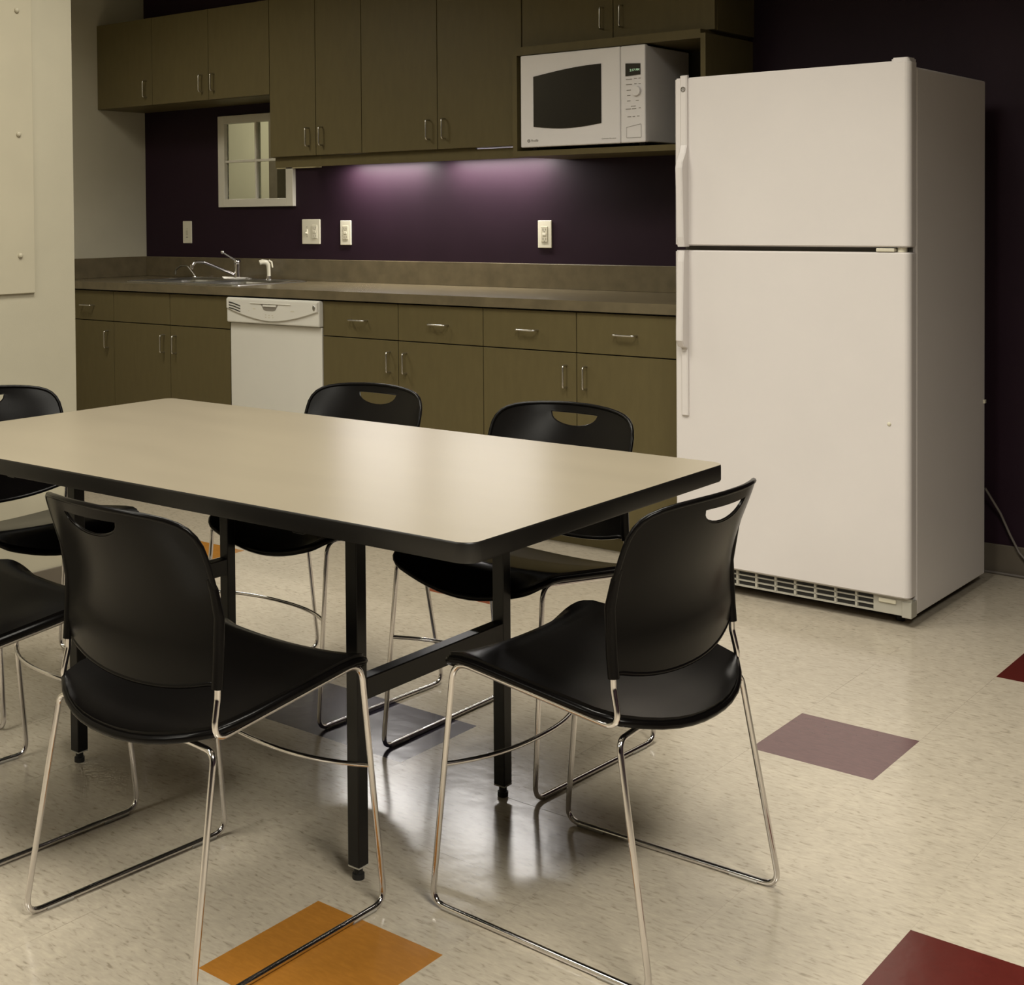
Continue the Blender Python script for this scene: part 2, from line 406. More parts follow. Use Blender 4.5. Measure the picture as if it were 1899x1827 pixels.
# sink
sk = thing('sink', 'double bowl stainless steel sink set into the counter', 'sink', (-4.99, 4.555, .922))
bm = bmesh.new()
def bowl(bm, x0, x1, y0, y1, zt, dep, r):
    rings = []
    for (ins, z, rr) in ((0, zt, r), (.006, zt-.008, r), (.016, zt-dep+.02, r), (.035, zt-dep, r*.8)):
        rings.append([bm.verts.new((p[0], p[1], z)) for p in rrect(x0+ins, x1-ins, y0+ins, y1-ins, rr, 5)])
    for A, B in zip(rings, rings[1:]):
        for k in range(len(A)): bm.faces.new((A[k], A[(k+1) % len(A)], B[(k+1) % len(A)], B[k]))
    bm.faces.new(rings[-1])
    return rings[0]
zt = .0045
def frame_ring(bm, outer, inner_polys, z):
    pts = [Vector(p) for p in outer]; edges = [(k, (k+1) % len(outer)) for k in range(len(outer))]; holes = []
    for ip in inner_polys:
        s = len(pts); pts += [Vector(p) for p in ip]; edges += [(s+k, s+(k+1) % len(ip)) for k in range(len(ip))]; holes.append(ip)
    v, e, f, *_ = delaunay_2d_cdt(pts, edges, [], 0, 1e-6)
    def inside(p, poly):
        c = False; n_ = len(poly)
        for k in range(n_):
            x1_, y1_ = poly[k]; x2_, y2_ = poly[k-1]
            if (y1_ > p[1]) != (y2_ > p[1]) and p[0] < (x2_-x1_)*(p[1]-y1_)/(y2_-y1_)+x1_: c = not c
        return c
    vs = [bm.verts.new((q[0], q[1], z)) for q in v]
    for t in f:
        c = sum((v[k] for k in t), Vector((0, 0)))/len(t)
        if inside(c, outer) and not any(inside(c, h) for h in holes): bm.faces.new([vs[k] for k in t])
ix, iy = -4.99, 4.555
o0 = rrect(SX0-ix, SX1-ix, SY0-iy, SY1-iy, .03)
b1 = rrect(SX0+.035-ix, -5.005-ix, SY0+.03-iy, 4.70-iy, .05, 5); b2 = rrect(-4.975-ix, SX1-.035-ix, SY0+.03-iy, 4.70-iy, .05, 5)
frame_ring(bm, o0, [b1, b2], zt)
bowl(bm, SX0+.035-ix, -5.005-ix, SY0+.03-iy, 4.70-iy, zt, .16, .05)
bowl(bm, -4.975-ix, SX1-.035-ix, SY0+.03-iy, 4.70-iy, zt, .16, .05)
oo = [bm.verts.new((p[0]*1.004, p[1]*1.004, .0005)) for p in o0]; oi = [bm.verts.new((p[0], p[1], zt)) for p in o0]
for k in range(len(oo)): bm.faces.new((oo[k], oo[(k+1) % len(oo)], oi[(k+1) % len(oo)], oi[k]))
bmesh.ops.remove_doubles(bm, verts=bm.verts, dist=1e-5); bmesh.ops.recalc_face_normals(bm, faces=bm.faces)
for f in bm.faces: pass
new_mesh('basin', bm, 'steel', sk, smooth=False)
tube_obj('rim', 'chrome', [(p[0], p[1], zt+.0005) for p in rrect(SX0-ix, SX1-ix, SY0-iy, SY1-iy, .03)], .0022, sk, 6, True)
for cx_ in (-5.17-ix, -4.80-ix):
    bm = bmesh.new(); cyl(bm, (cx_, 4.52-iy, zt-.16), (0, 0, 1), .035, .004, 20); new_mesh('drain', bm, 'chrome', sk, True)

# faucet
fx, fy, fz = -5.040, 4.750, .927
fc = thing('kitchen_faucet', 'chrome single lever faucet standing behind the sink', 'faucet', (fx, fy, fz))
bm = bmesh.new(); prism(bm, rrect(-.10, .10, -.022, .022, .021), 'z', 0, .008); bx(bm, -.096, .096, -.018, .018, .008, .011)
new_mesh('base_plate', bm, 'chrome', fc, False)
bm = bmesh.new(); cyl(bm, (0, 0, .008), (0, 0, 1), .020, .05, 20, .017); cyl(bm, (0, 0, .058), (0, 0, 1), .019, .022, 20, .018); sph(bm, (0, -.002, .084), .019)
new_mesh('body', bm, 'chrome', fc, True)
tube_obj('spout', 'chrome', rpath([(-.01, -.01, .022), (-.035, -.09, .055), (-.06, -.17, .088), (-.078, -.215, .092), (-.081, -.228, .072)], .03, 5), .0075, fc, 10)
bm = bmesh.new(); cyl(bm, (-.082, -.231, .056), (0, 0, 1), .010, .022, 16); new_mesh('aerator', bm, 'chrome', fc, True)
tube_obj('lever', 'chrome', [(0, -.008, .092), (-.022, -.040, .116), (-.036, -.062, .132)], .0045, fc, 8, rs=[.007, .0045, .0045])
bm = bmesh.new(); sph(bm, (-.038, -.066, .136), .0105); new_mesh('lever_knob', bm, 'chrome', fc, True)
# side sprayer
sp = thing('side_sprayer', 'white side sprayer in a chrome holder right of the faucet', 'sprayer', (-4.818, 4.75, .927))
bm = bmesh.new(); cyl(bm, (0, 0, 0), (0, 0, 1), .017, .006, 20); cyl(bm, (0, 0, .006), (0, 0, 1), .014, .014, 20, .012); new_mesh('holder', bm, 'chrome', sp, True)
bm = bmesh.new()
tube(bm, [(0, 0, .018), (0, -.001, .05), (-.001, -.003, .075), (-.006, -.012, .088), (-.016, -.028, .090), (-.024, -.04, .086)], .01, 12, rs=[.0095, .0095, .011, .013, .013, .012])
new_mesh('spray_head', bm, 'ivory', sp, True)
bm = bmesh.new(); tube(bm, [(-.004, .006, .096), (.012, .008, .088), (.020, .006, .062)], .004, 8, rs=[.005, .005, .0035]); new_mesh('trigger', bm, 'ivory', sp, True)
# small bent spout left of the faucet
bsp = thing('filter_spout', 'thin bent spout at the left rear corner of the sink', 'spout', (-5.44, 4.80, .922))
tube_obj('curved_tube', 'steel', rpath([(.02, 0, .0015), (.02, 0, .014), (-.03, -.005, .062), (-.075, -.01, .062), (-.115, -.012, .042), (-.118, -.012, .016)], .02, 5), .0045, bsp, 8)
bm = bmesh.new(); cyl(bm, (.02, 0, .001), (0, 0, 1), .013, .008, 16, .011); new_mesh('collar', bm, 'chrome', bsp, True)

# dishwasher
dw = thing('dishwasher', 'white built-in dishwasher between the base cabinets', 'dishwasher', (-4.2755, 4.25, 0))
hw = .2855
box('tub', 'darkslot', -hw+.004, hw-.004, .03, .60, .10, .880, dw)
box('door_panel', 'dwwhite', -hw+.003, hw-.003, -.002, .03, .125, .763, dw, bev=.003)
box('kick_plate', 'darkslot', -hw+.004, hw-.004, .07, .08, .002, .118, dw)
bm = bmesh.new(); bx(bm, -hw, hw, -.022, .03, .766, .878, .006, 3); cp = new_mesh('control_panel', bm, 'dwwhite', dw)
# raised smile-shaped face
def smile(x): return .778+.052*(abs(x)/hw)**1.7
poly = [(-hw+.004, .872), (-hw+.004, smile(hw))]+[(x/20*hw*.985, smile(x/20*hw)) for x in range(-19, 20)]+[(hw-.004, smile(hw)), (hw-.004, .872)]
bm = bmesh.new(); prism(bm, poly[::-1], 'y', -.029, -.018)
bmesh.ops.bevel(bm, geom=[e for e in bm.edges if all(abs(v.co.y+.029) < 1e-5 for v in e.verts)], offset=.003, segments=2, affect='EDGES')
face = new_mesh('control_face', bm, 'dwwhite', cp)
for k in range(3):
    tube_obj('vent_slot', 'darkslot', [(-.262, -.0295, .857-.0125*k), (-.235, -.0295, .853-.0125*k), (-.190, -.0295, .842-.0125*k)], .0022, cp, 6)
bm = bmesh.new(); prism(bm, [(-.058, .853), (.048, .853), (.03, .829), (.018, .826), (-.026, .826), (-.04, .829)][::-1], 'y', -.0300, -.026); new_mesh('latch_recess', bm, 'greyslot', cp)
bm = bmesh.new(); bx(bm, -.045, .038, -.033, -.028, .843, .852, .002); new_mesh('latch', bm, 'dwwhite', cp)
bm = bmesh.new(); bx(bm, -.125, .125, -.0325, -.028, .855, .858, .001); new_mesh('latch_lip', bm, 'dwwhite', cp)
bm = bmesh.new(); sph(bm, (.262, -.028, .848), .010, .85, .5, 1.35); new_mesh('button', bm, 'steel', cp, True)
bm = bmesh.new()
for (x, z, w_) in ((-.10, .832, .016), (.135, .828, .022), (-.135, .822, .006), (-.028, .808, .008), (-.008, .806, .008), (.012, .806, .008), (-.028, .797, .008), (-.008, .796, .008), (.016, .797, .006)):
    bx(bm, x-w_/2, x+w_/2, -.0293, -.0285, z-.0016, z+.0016)
new_mesh('markings', bm, M['ivoryd'], cp)['kind'] = 'stuff'

# upper cabinets
YU = 4.555
def upper_unit(label, x0, x1, z0, z1, cols, hz, name='wall_cabinet'):
    ox = (x0+x1)/2
    t = thing(name, label, 'cabinet', (ox, YU+.16, z0), group='olive wall cabinets on the purple wall')
    def L(o): o.location = (-ox, -(YU+.16), -z0); return o
    L(box('body', 'cab', x0+.0005, x1-.0005, YU+.020, YW-.001, z0, z1, t))
    for a, b_, hs in cols:
        d = L(front('door', t, a, b_, z0, z1, YU)); handle('handle', d, a+.0425 if hs < 0 else b_-.0425, YU, hz)
    return t, L
ZT = 2.43
upper_unit('short olive wall cabinet with one door in the left corner above the counter', -5.895, -5.449, 1.812, 2.257, [(-5.895, -5.449, 1)], 1.896)
upper_unit('short olive wall cabinet with a pair of doors above the window', -5.449, -4.603, 1.812, 2.257, [(-5.449, -5.026, 1), (-5.026, -4.603, -1)], 1.896)
t, L = upper_unit('tall olive wall cabinet with two narrow doors right of the window', -4.603, -4.028, 1.516, ZT, [(-4.603, -4.307, 1), (-4.307, -4.028, -1)], 1.602)
L(box('valance', 'cab', -4.592, -4.028, YU+.024, YU+.040, 1.468, 1.515, t))
t, L = upper_unit('tall olive wall cabinet with two wide doors left of the microwave', -4.028, -3.166, 1.516, ZT, [(-4.028, -3.600, 1), (-3.600, -3.166, -1)], 1.602)
L(box('valance', 'cab', -4.028, -3.42, YU+.024, YU+.040, 1.468, 1.5155, t)); L(box('valance', 'cab', -3.42, -3.168, YU+.024, YU+.040, 1.468, 1.5105, t))
upper_unit('olive wall cabinet with two doors above the microwave', -3.164, -2.316, 1.902, ZT, [(-3.164, -2.742, 1), (-2.742, -2.316, -1)], 1.987)
# microwave shelf box
ms = thing('microwave_shelf', 'open olive shelf box holding the microwave', 'shelf', (-2.74, 4.68, 1.468))
def SL(o): o.location = (2.74, -4.68, -1.468); return o
YB = 4.49
SL(box('side_panel', 'cab', -3.165, -3.145, YB, YW-.002, 1.468, 1.885, ms))
SL(box('side_panel', 'cab', -2.341, -2.321, YB, YW-.002, 1.468, 1.885, ms))
SL(box('bottom_board', 'cab', -3.145, -2.341, YB, YW-.002, 1.468, 1.490, ms))
SL(box('top_board', 'cab', -3.145, -2.341, YB, YW-.002, 1.868, 1.901, ms))
SL(box('back_board', 'cabin', -3.145, -2.341, YW-.014, YW-.003, 1.490, 1.868, ms))
tag(box('light_cleat', 'valv', -4.86, -4.571, YW-.02, YW-.001, 1.476, 1.484), 'thin pale strip on the wall under the tall cabinet by the window', 'strip')
# under-cabinet lights
for x0, x1, lab in ((-4.42, -3.87, 'slim fluorescent light under the two tall cabinets, nearer the window'), (-3.83, -3.20, 'slim fluorescent light under the tall cabinet, nearer the microwave')):
    t = thing('undercabinet_light', lab, 'light', ((x0+x1)/2, 4.78, 1.49), group='slim lights under the wall cabinets')
    h = (x1-x0)/2
    box('housing', 'winwhite', -h, h, -.03, .03, .006, .026, t, bev=.003)
    box('diffuser', 'tube', -h+.03, h-.03, -.022, .022, -.002, .006, t, bev=.002)
    area('undercabinet_lamp', ((x0+x1)/2, 4.80, 1.484), (x1-x0)-.10, .03, 6.6, (1.0, .96, .90), 180)

# ================================================================= MICROWAVE
mw = thing('microwave_oven', 'white countertop microwave oven on the open shelf', 'microwave', (-2.835, 4.47, 1.492))
mx0, mx1, mh = -.279, .279, .371
for px_, py_ in ((-.24, .05), (.24, .05), (-.24, .30), (.24, .30)):
    bm = bmesh.new(); cyl(bm, (px_, py_, 0), (0, 0, 1), .013, .013, 12); new_mesh('foot', bm, 'darkslot', mw)
box('casing', 'mwwhite', mx0+.003, mx1-.003, .024, .345, .012, mh-.003, mw, bev=.004)
bm = bmesh.new(); bx(bm, mx0, .173, 0, .024, .010, mh, .005, 3); dr = new_mesh('door', bm, 'mwwhite', mw)
bm = bmesh.new(); bx(bm, .1745, mx1, .001, .024, .010, mh, .005, 3); cpm = new_mesh('control_panel', bm, 'mwwhite', mw)
poly = [(x, .298+.014*(1-((x-.08)/.30)**2) - .0) for x in [-.215+.0155*k for k in range(21)]]
poly = [(-.216+.0154*k, .285+.028*math.sin(math.pi*.5*min(1, k/20*1.0))) for k in range(21)]+[(.092-.0154*k, .089-.012*math.sin(math.pi*k/20)) for k in range(21)]
bm = bmesh.new(); prism(bm, poly, 'y', -.0022, .002); new_mesh('door_glass', bm, 'glassdark', dr)
bm = bmesh.new(); prism(bm, [(.197, .305), (.260, .301), (.260, .260), (.197, .257)], 'y', -.0012, .003); dsp = new_mesh('display', bm, 'glassdark', cpm)
text_obj('digits', '2:17 PM', .0125, (.236, -.0014, .278), 'digits', cpm)
bm = bmesh.new(); cyl(bm, (.245, .002, .200), (0, -1, 0), .019, .012, 24, .017); new_mesh('dial', bm, 'mwwhite', cpm, False)
bm = bmesh.new(); tube(bm, rpath([(.200, -.0002, .067), (.262, -.0002, .078), (.262, -.0002, .028), (.200, -.0002, .028), (.200, -.0002, .067)], .003, 3)[:-1], .0006, 4, True); new_mesh('start_pad', bm, 'greyslot', cpm)
bm = bmesh.new()
for (x, z, w_) in ((.211, .245, .026), (.238, .247, .012), (.256, .247, .009), (.211, .226, .026), (.238, .227, .010), (.256, .226, .009), (.210, .205, .018), (.210, .185, .014), (.210, .165, .014), (.246, .165, .012),
                   (.229, .145, .020), (.208, .135, .022), (.232, .135, .018), (.256, .137, .008), (.212, .106, .016), (.231, .106, .010), (.250, .107, .010)):
    bx(bm, x-w_/2, x+w_/2, .0002, .0012, z-.0012, z+.0012)
new_mesh('key_labels', bm, 'greyslot', cpm)['kind'] = 'stuff'
def badge(parent, x, y, z, r, name='badge'):
    bm = bmesh.new(); tube(bm, [(x+r*math.cos(a*math.pi/9), y, z+r*math.sin(a*math.pi/9)) for a in range(18)], r*.16, 5, True)
    for k in range(4):
        a = math.pi/4+k*math.pi/2
        tube(bm, [(x+r*.75*math.cos(a-.3), y, z+r*.75*math.sin(a-.3)), (x+r*.55*math.cos(a), y, z+r*.55*math.sin(a)), (x+r*.75*math.cos(a+.3), y, z+r*.75*math.sin(a+.3))], r*.09, 4)
    new_mesh(name, bm, 'greyslot', parent)
    text_obj('monogram', 'GE', r*1.0, (x, y, z), 'greyslot', parent)
badge(dr, -.240, -.0006, .035, .0058)
text_obj('lettering', 'Profile', .0135, (-.2135, -.0006, .035), 'greyslot', dr, shear=.4)
text_obj('lettering', 'Convection Microwave', .0066, (.124, -.0006, .0295), 'greyslot', dr)

# ================================================================= REFRIGERATOR
FR = thing('refrigerator', 'tall white two-door refrigerator with the freezer on top', 'refrigerator', (-1.4335, 4.10, 0), -.0135)
fwid = .772
box('cabinet', 'white', -fwid+.004, 0, 0, .615, .032, 1.664, FR, bev=.006, seg=3)
box('underframe', 'darkslot', -fwid+.02, -.03, .05, .58, .012, .034, FR)
for px_ in (-fwid+.06, -.06):
    for py_ in (.03, .57):
        bm = bmesh.new(); cyl(bm, (px_, py_, 0), (0, 0, 1), .014, .034, 12); new_mesh('foot', bm, 'darkslot', FR)
box('gasket', 'gasket', -fwid+.012, -.012, -.010, .001, .09, 1.655, FR)
def fdoor(name, z0, z1):
    # rounded vertical edges
    bm = bmesh.new()
    poly = rrect(-fwid, .002, -.062, -.008, .001, 1)
    r = .020; pts = []
    for k in range(7):
        a = math.pi*1.5*1+math.pi/2*k/6; pts.append((.001-r+r*math.cos(a), -.060+r+r*math.sin(a)))
    pts += [(.001, -.008), (-fwid, -.008)]
    r2 = .008
    for k in range(7):
        a = math.pi+math.pi/2*k/6; pts.append((-fwid+r2+r2*math.cos(a), -.060+r2+r2*math.sin(a)))
    prism(bm, pts, 'z', z0, z1)
    es = [e for e in bm.edges if abs(e.verts[0].co.z-e.verts[1].co.z) < 1e-6]
    bmesh.ops.bevel(bm, geom=es, offset=.004, segments=3, affect='EDGES')
    o = new_mesh(name, bm, 'white', FR)
    return o
d1 = fdoor('freezer_door', 1.131, 1.680)
d2 = fdoor('door', .090, 1.116)
def strip_handle(parent, prof, w0, w1):
    """prof: list (z, front y, half width shift)"""
    bm = bmesh.new(); A = []
    for z, yf in prof:
        A.append([bm.verts.new(c) for c in ((w0, -.056, z), (w0, yf+.003, z), (w0+.004, yf, z), (w1-.004, yf, z), (w1, yf+.003, z), (w1, -.056, z))])
    for P_, Q in zip(A, A[1:]):
        for k in range(5): bm.faces.new((P_[k], P_[k+1], Q[k+1], Q[k]))
    bm.faces.new(A[0]); bm.faces.new(A[-1][::-1]); bmesh.ops.recalc_face_normals(bm, faces=bm.faces)
    return new_mesh('handle', bm, 'white', parent)
hx0, hx1 = -.747, -.722
strip_handle(d1, [(1.688, -.064), (1.688-.002, -.070), (1.46, -.071), (1.435, -.080), (1.405, -.100), (1.385, -.104), (1.16, -.096), (1.128, -.090)], hx0, hx1)
strip_handle(d2, [(1.116, -.090), (1.08, -.096), (.85, -.104), (.822, -.104), (.802, -.092), (.795, -.069), (.575, -.069), (.570, -.062)], hx0, hx1)
badge(d1, hx0+.0125, -.072, 1.642, .0075)
bm = bmesh.new(); prism(bm, rrect(-.058, -.004, -.055, .012, .012), 'z', 1.664, 1.690); bmesh.ops.bevel(bm, geom=[e for e in bm.edges if all(v.co.z > 1.689 for v in e.verts)], offset=.004, segments=2, affect='EDGES')
new_mesh('hinge_cover', bm, 'white', FR)
bm = bmesh.new(); bx(bm, -.10, -.045, -.060, -.02, 1.1175, 1.128, .002); cyl(bm, (-.03, -.035, 1.1165), (0, 0, 1), .014, .0135, 16); new_mesh('centre_hinge', bm, 'ivory', FR)
bm = bmesh.new(); sph(bm, (-.060, -.060, .606), .0062, 1, .6, 1); new_mesh('door_plug', bm, 'ivory', FR, True)
# bottom grille
bm = bmesh.new(); bx(bm, -fwid+.01, 0, -.035, -.030, .034, .086)
gb = new_mesh('grille', bm, 'grille', FR)
bm = bmesh.new()
for z in (.034, .052, .069, .083): bx(bm, -fwid+.01, -.115, -.040, -.035, z, z+.004)
for k in range(11):
    x = -fwid+.01+k*.0655; bx(bm, x, x+.007, -.040, -.035, .036, .085)
bx(bm, -.115, 0, -.042, -.035, .034, .087, .001)
g2 = new_mesh('grille_bars', bm, 'grille', gb)
bm = bmesh.new()
for k in range(10):
    x = -fwid+.017+k*.0655
    if x < -.13: bx(bm, x+.002, x+.0565, -.0358, -.0345, .057, .068); bx(bm, x+.002, x+.0565, -.0358, -.0345, .0735, .082); bx(bm, x+.002, x+.0565, -.0358, -.0345, .040, .0505)
new_mesh('grille_slot', bm, 'darkslot', gb)
bm = bmesh.new(); bx(bm, -.098, -.045, -.047, -.041, .066, .079, .003); new_mesh('grille_tab', bm, 'ivory', gb)
bm = bmesh.new(); bx(bm, -.028, .001, -.046, 0, .030, .078, .002); new_mesh('hinge_bracket', bm, 'grille', FR)
bm = bmesh.new(); bx(bm, -.004, .004, .600, .616, .60, .612, .001); new_mesh('rear_clip', bm, 'ivory', FR)

# cord by the refrigerator
cd = tube_obj('power_cord', 'cordgrey', [(-1.45, 4.80, .30), (-1.415, 4.848, .212), (-1.385, 4.855, .14), (-1.355, 4.852, .085), (-1.30, 4.845, .030), (-1.22, 4.82, .006), (-1.05, 4.80, .006)], .0042, None, 8)
tag(cd, 'grey power cord hanging behind the refrigerator onto the floor', 'cord')
cd2 = tube_obj('floor_cable', 'cordgrey', [(-1.60, 4.858, .006), (-1.45, 4.853, .006), (-1.34, 4.848, .006), (-1.1, 4.84, .006), (-.9, 4.845, .006)], .0045, None, 8)
tag(cd2, 'thin cable lying along the foot of the purple wall', 'cable')

# ================================================================= WALL PLATES
def plate(label, x, z, w=.070, h=.118, name='wall_outlet', cat='outlet', kind='gfci'):
    t = thing(name, label, cat, (x, YW, z), group='pale wall plates above the counter')
    box('cover_plate', 'ivory', -w/2, w/2, -.006, 0, -h/2, h/2, t, bev=.0028, seg=2)
    offs = [0.] if kind != 'double' else [.026]
    if kind == 'double':
        bm = bmesh.new(); bx(bm, -.030, -.022, -.010, -.005, -.012, .012, .001); bx(bm, -.029, -.023, -.020, -.008, -.008, -.001, .001)
        new_mesh('toggle_switch', bm, 'ivory', t)
        for zz in (.024, -.024):
            bm = bmesh.new(); cyl(bm, (-.026, -.0058, zz), (0, -1, 0), .0025, .001, 10); new_mesh('screw', bm, 'greyslot', t)
    if kind == 'phone':
        bm = bmesh.new(); cyl(bm, (0, -.0058, .018), (0, -1, 0), .0022, .001, 10); new_mesh('screw', bm, 'greyslot', t)
        bm = bmesh.new(); bx(bm, -.009, .009, -.0075, -.005, -.016, .010, .001); new_mesh('socket', bm, 'ivoryd', t)
        bm = bmesh.new(); bx(bm, -.007, .007, -.0080, -.0072, -.028, -.025); new_mesh('marking', bm, 'greyslot', t)
        return t
    for ox in offs:
        bm = bmesh.new(); bx(bm, ox-.0165, ox+.0165, -.0085, -.005, -.033, .033, .001); dv = new_mesh('receptacle', bm, 'ivoryd' if kind == 'gfci' else 'ivory', t)
        for zz in (.020, -.020):
            box('slot', 'greyslot', ox-.008, ox-.0055, -.0090, -.0082, zz-.005, zz+.005, dv); box('slot', 'greyslot', ox+.0055, ox+.008, -.0090, -.0082, zz-.004, zz+.004, dv)
            bm = bmesh.new(); cyl(bm, (ox, -.0082, zz-.009), (0, -1, 0), .0022, .0008, 8); new_mesh('slot', bm, 'greyslot', dv)
        bm = bmesh.new(); bx(bm, ox-.009, ox+.009, -.0098, -.008, -.0055, .0055, .0008); new_mesh('reset_button', bm, 'ivory', dv)
    return t
plate('single pale wall plate left of the window above the sink', -5.5535, 1.160, kind='phone', name='wall_plate', cat='wall plate')
plate('double wall plate with a switch and an outlet below the window', -4.6435, 1.163, .122, .122, 'switch_plate', 'wall plate', 'double')
plate('pale wall outlet just right of the double switch plate', -4.4145, 1.1585)
plate('pale wall outlet on the dark wall below the microwave, left of the refrigerator', -3.272, 1.1535)

# ================================================================= TABLE
TB = thing('dining_table', 'rectangular beige laminate table with black edge and black legs', 'table', (-2.130, 2.115, 0), .006)
tw, td, tz = .855, .437, .727
bm = bmesh.new(); prism(bm, rrect(-tw+.0015, tw-.0015, -td+.0015, td-.0015, .030, 8), 'z', tz-.031, tz); new_mesh('tabletop', bm, 'tabletop', TB)
bm = bmesh.new(); n0 = rrect(-tw, tw, -td, td, .032, 8); n1 = rrect(-tw+.0015, tw-.0015, -td+.0015, td-.0015, .030, 8)
rings = []
for ins, z in ((.0015, tz-.0002), (.0003, tz-.0016), (0, tz-.004), (0, tz-.030), (.0015, tz-.0335), (.02, tz-.0335)):
    rings.append([bm.verts.new((p[0], p[1], z)) for p in rrect(-tw+ins, tw-ins, -td+ins, td-ins, .032-min(ins, .02), 8)])
for A, B in zip(rings, rings[1:]):
    for k in range(len(A)): bm.faces.new((A[k], A[(k+1) % len(A)], B[(k+1) % len(A)], B[k]))
bmesh.ops.recalc_face_normals(bm, faces=bm.faces); new_mesh('edge_band', bm, 'tableedge', TB, True)
bm = bmesh.new(); prism(bm, rrect(-tw+.012, tw-.012, -td+.012, td-.012, .03, 8), 'z', tz-.0335, tz-.0312); new_mesh('underside', bm, 'tableedge', TB)
lx, ly, lw = .437, .233, .0140
for sx_ in (-1, 1):
    for sy_ in (-1, 1):
        lx, dy = (.437, 0) if sx_ > 0 else (.424, .017)
        lg = box('leg', 'blackmetal', sx_*lx-lw, sx_*lx+lw, dy+sy_*ly-lw, dy+sy_*ly+lw, .026, tz-.034, TB, bev=.002)
        box('end_cap', 'grille', sx_*lx-lw+.0005, sx_*lx+lw-.0005, dy+sy_*ly-lw+.0005, dy+sy_*ly+lw-.0005, .0235, .0262, lg)
        bm = bmesh.new(); cyl(bm, (sx_*lx, dy+sy_*ly, 0), (0, 0, 1), .0115, .010, 16); cyl(bm, (sx_*lx, dy+sy_*ly, .010), (0, 0, 1), .0085, .015, 12); new_mesh('glide', bm, 'darkslot', lg)
    box('crossbar', 'blackmetal', sx_*lx-.014, sx_*lx+.014, dy-ly+lw, dy+ly-lw, .335, .376, TB, bev=.002)
    box('top_rail', 'blackmetal', sx_*lx-.014, sx_*lx+.014, -td+.05, td-.05, tz-.052, tz-.034, TB, bev=.002)

# ================================================================= CHAIR
def seat_z(x, y):
    z = .4061+.0175+.0433*(y+.1701)/.3413
    z -= (.008+.012*max(0, min(1, (.14-y)/.22)))*(1-min(1, abs(x)/.208)**2.2)
    if y > .125: z -= .058*((y-.125)/.075)**2*(1-.62*min(1, abs(x)/.208)**2)
    return z
def seat_outline():
    hw_ = .2135; pts = []
    for k in range(13):          # rear edge, bowed backwards, from left to right
        u = -1+2*k/12; pts.append((.200*u, -.166-.060*(1-abs(u)**2.3)))
    for k in range(1, 10): pts.append((hw_-.003*(k < 2), -.160+.31*k/9))
    for k in range(1, 6): a = math.pi/2*k/5; pts.append((hw_-.040+.040*math.cos(a), .158+.038*math.sin(a)))
    for k in range(1, 12): pts.append(((hw_-.040)*(1-2*k/12), .196+.004*math.sin(math.pi*k/12)))
    for k in range(0, 5): a = math.pi/2+math.pi/2*k/5; pts.append((-hw_+.040+.040*math.cos(a), .158+.038*math.sin(a)))
    for k in range(0, 9): pts.append((-hw_, .150-.31*k/9))
    return pts
def in_poly(p, poly):
    c = False; n_ = len(poly)
    for k in range(n_):
        x1_, y1_ = poly[k]; x2_, y2_ = poly[k-1]
        if (y1_ > p[1]) != (y2_ > p[1]) and p[0] < (x2_-x1_)*(p[1]-y1_)/(y2_-y1_)+x1_: c = not c
    return c
def edge_dist(p, poly):
    d = 9
    for k in range(len(poly)):
        a = Vector(poly[k-1]); b_ = Vector(poly[k]); ab = b_-a; t = max(0, min(1, (Vector(p)-a).dot(ab)/max(ab.length_squared, 1e-12)))
        d = min(d, (a+ab*t-Vector(p)).length)
    return d
def shell(outline, holes, fmap, step, thick, direction):
    pts = [Vector(p) for p in outline]; edges = [(k, (k+1) % len(outline)) for k in range(len(outline))]
    for h in holes:
        s = len(pts); pts += [Vector(p) for p in h]; edges += [(s+k, s+(k+1) % len(h)) for k in range(len(h))]
    xs = [p[0] for p in outline]; ys = [p[1] for p in outline]
    x = min(xs)
    while x < max(xs):
        y = min(ys)
        while y < max(ys):
            if in_poly((x, y), outline) and edge_dist((x, y), outline) > step*.45 and not any(in_poly((x, y), h) or edge_dist((x, y), h) < step*.35 for h in holes):
                pts.append(Vector((x, y)))
            y += step
        x += step
    v, e, f, *_ = delaunay_2d_cdt(pts, edges, [], 0, 1e-6)
    bm = bmesh.new(); vs = [bm.verts.new(fmap(q[0], q[1])) for q in v]
    for t in f:
        c = sum((v[k] for k in t), Vector((0, 0)))/len(t)
        if in_poly(c, outline) and not any(in_poly(c, h) for h in holes): bm.faces.new([vs[k] for k in t])
    for q in [q for q in bm.verts if not q.link_faces]: bm.verts.remove(q)
    bm.normal_update()
    if sum(f_.normal.dot(Vector(direction)) for f_ in bm.faces) < 0: bmesh.ops.reverse_faces(bm, faces=bm.faces)
    r = bmesh.ops.solidify(bm, geom=list(bm.faces), thickness=thick)
    bmesh.ops.recalc_face_normals(bm, faces=bm.faces)
    return bm
def seat_map(x, y):
    z = seat_z(x, y); return (x, y, z)
BP = [(.49, -.157), (.55, -.150), (.61, -.149), (.66, -.162), (.70, -.176), (.74, -.190), (.785, -.203)]
def lerp(T_, z):
    if z <= T_[0][0]: return T_[0][1]
    for (a, va), (b_, vb) in zip(T_, T_[1:]):
        if z <= b_:
            u = (z-a)/(b_-a); return va+(vb-va)*u
    return T_[-1][1]
def smooth_prof(z):
    return sum(lerp(BP, z+d)*w_ for d, w_ in ((-.03, .15), (-.015, .22), (0, .26), (.015, .22), (.03, .15)))
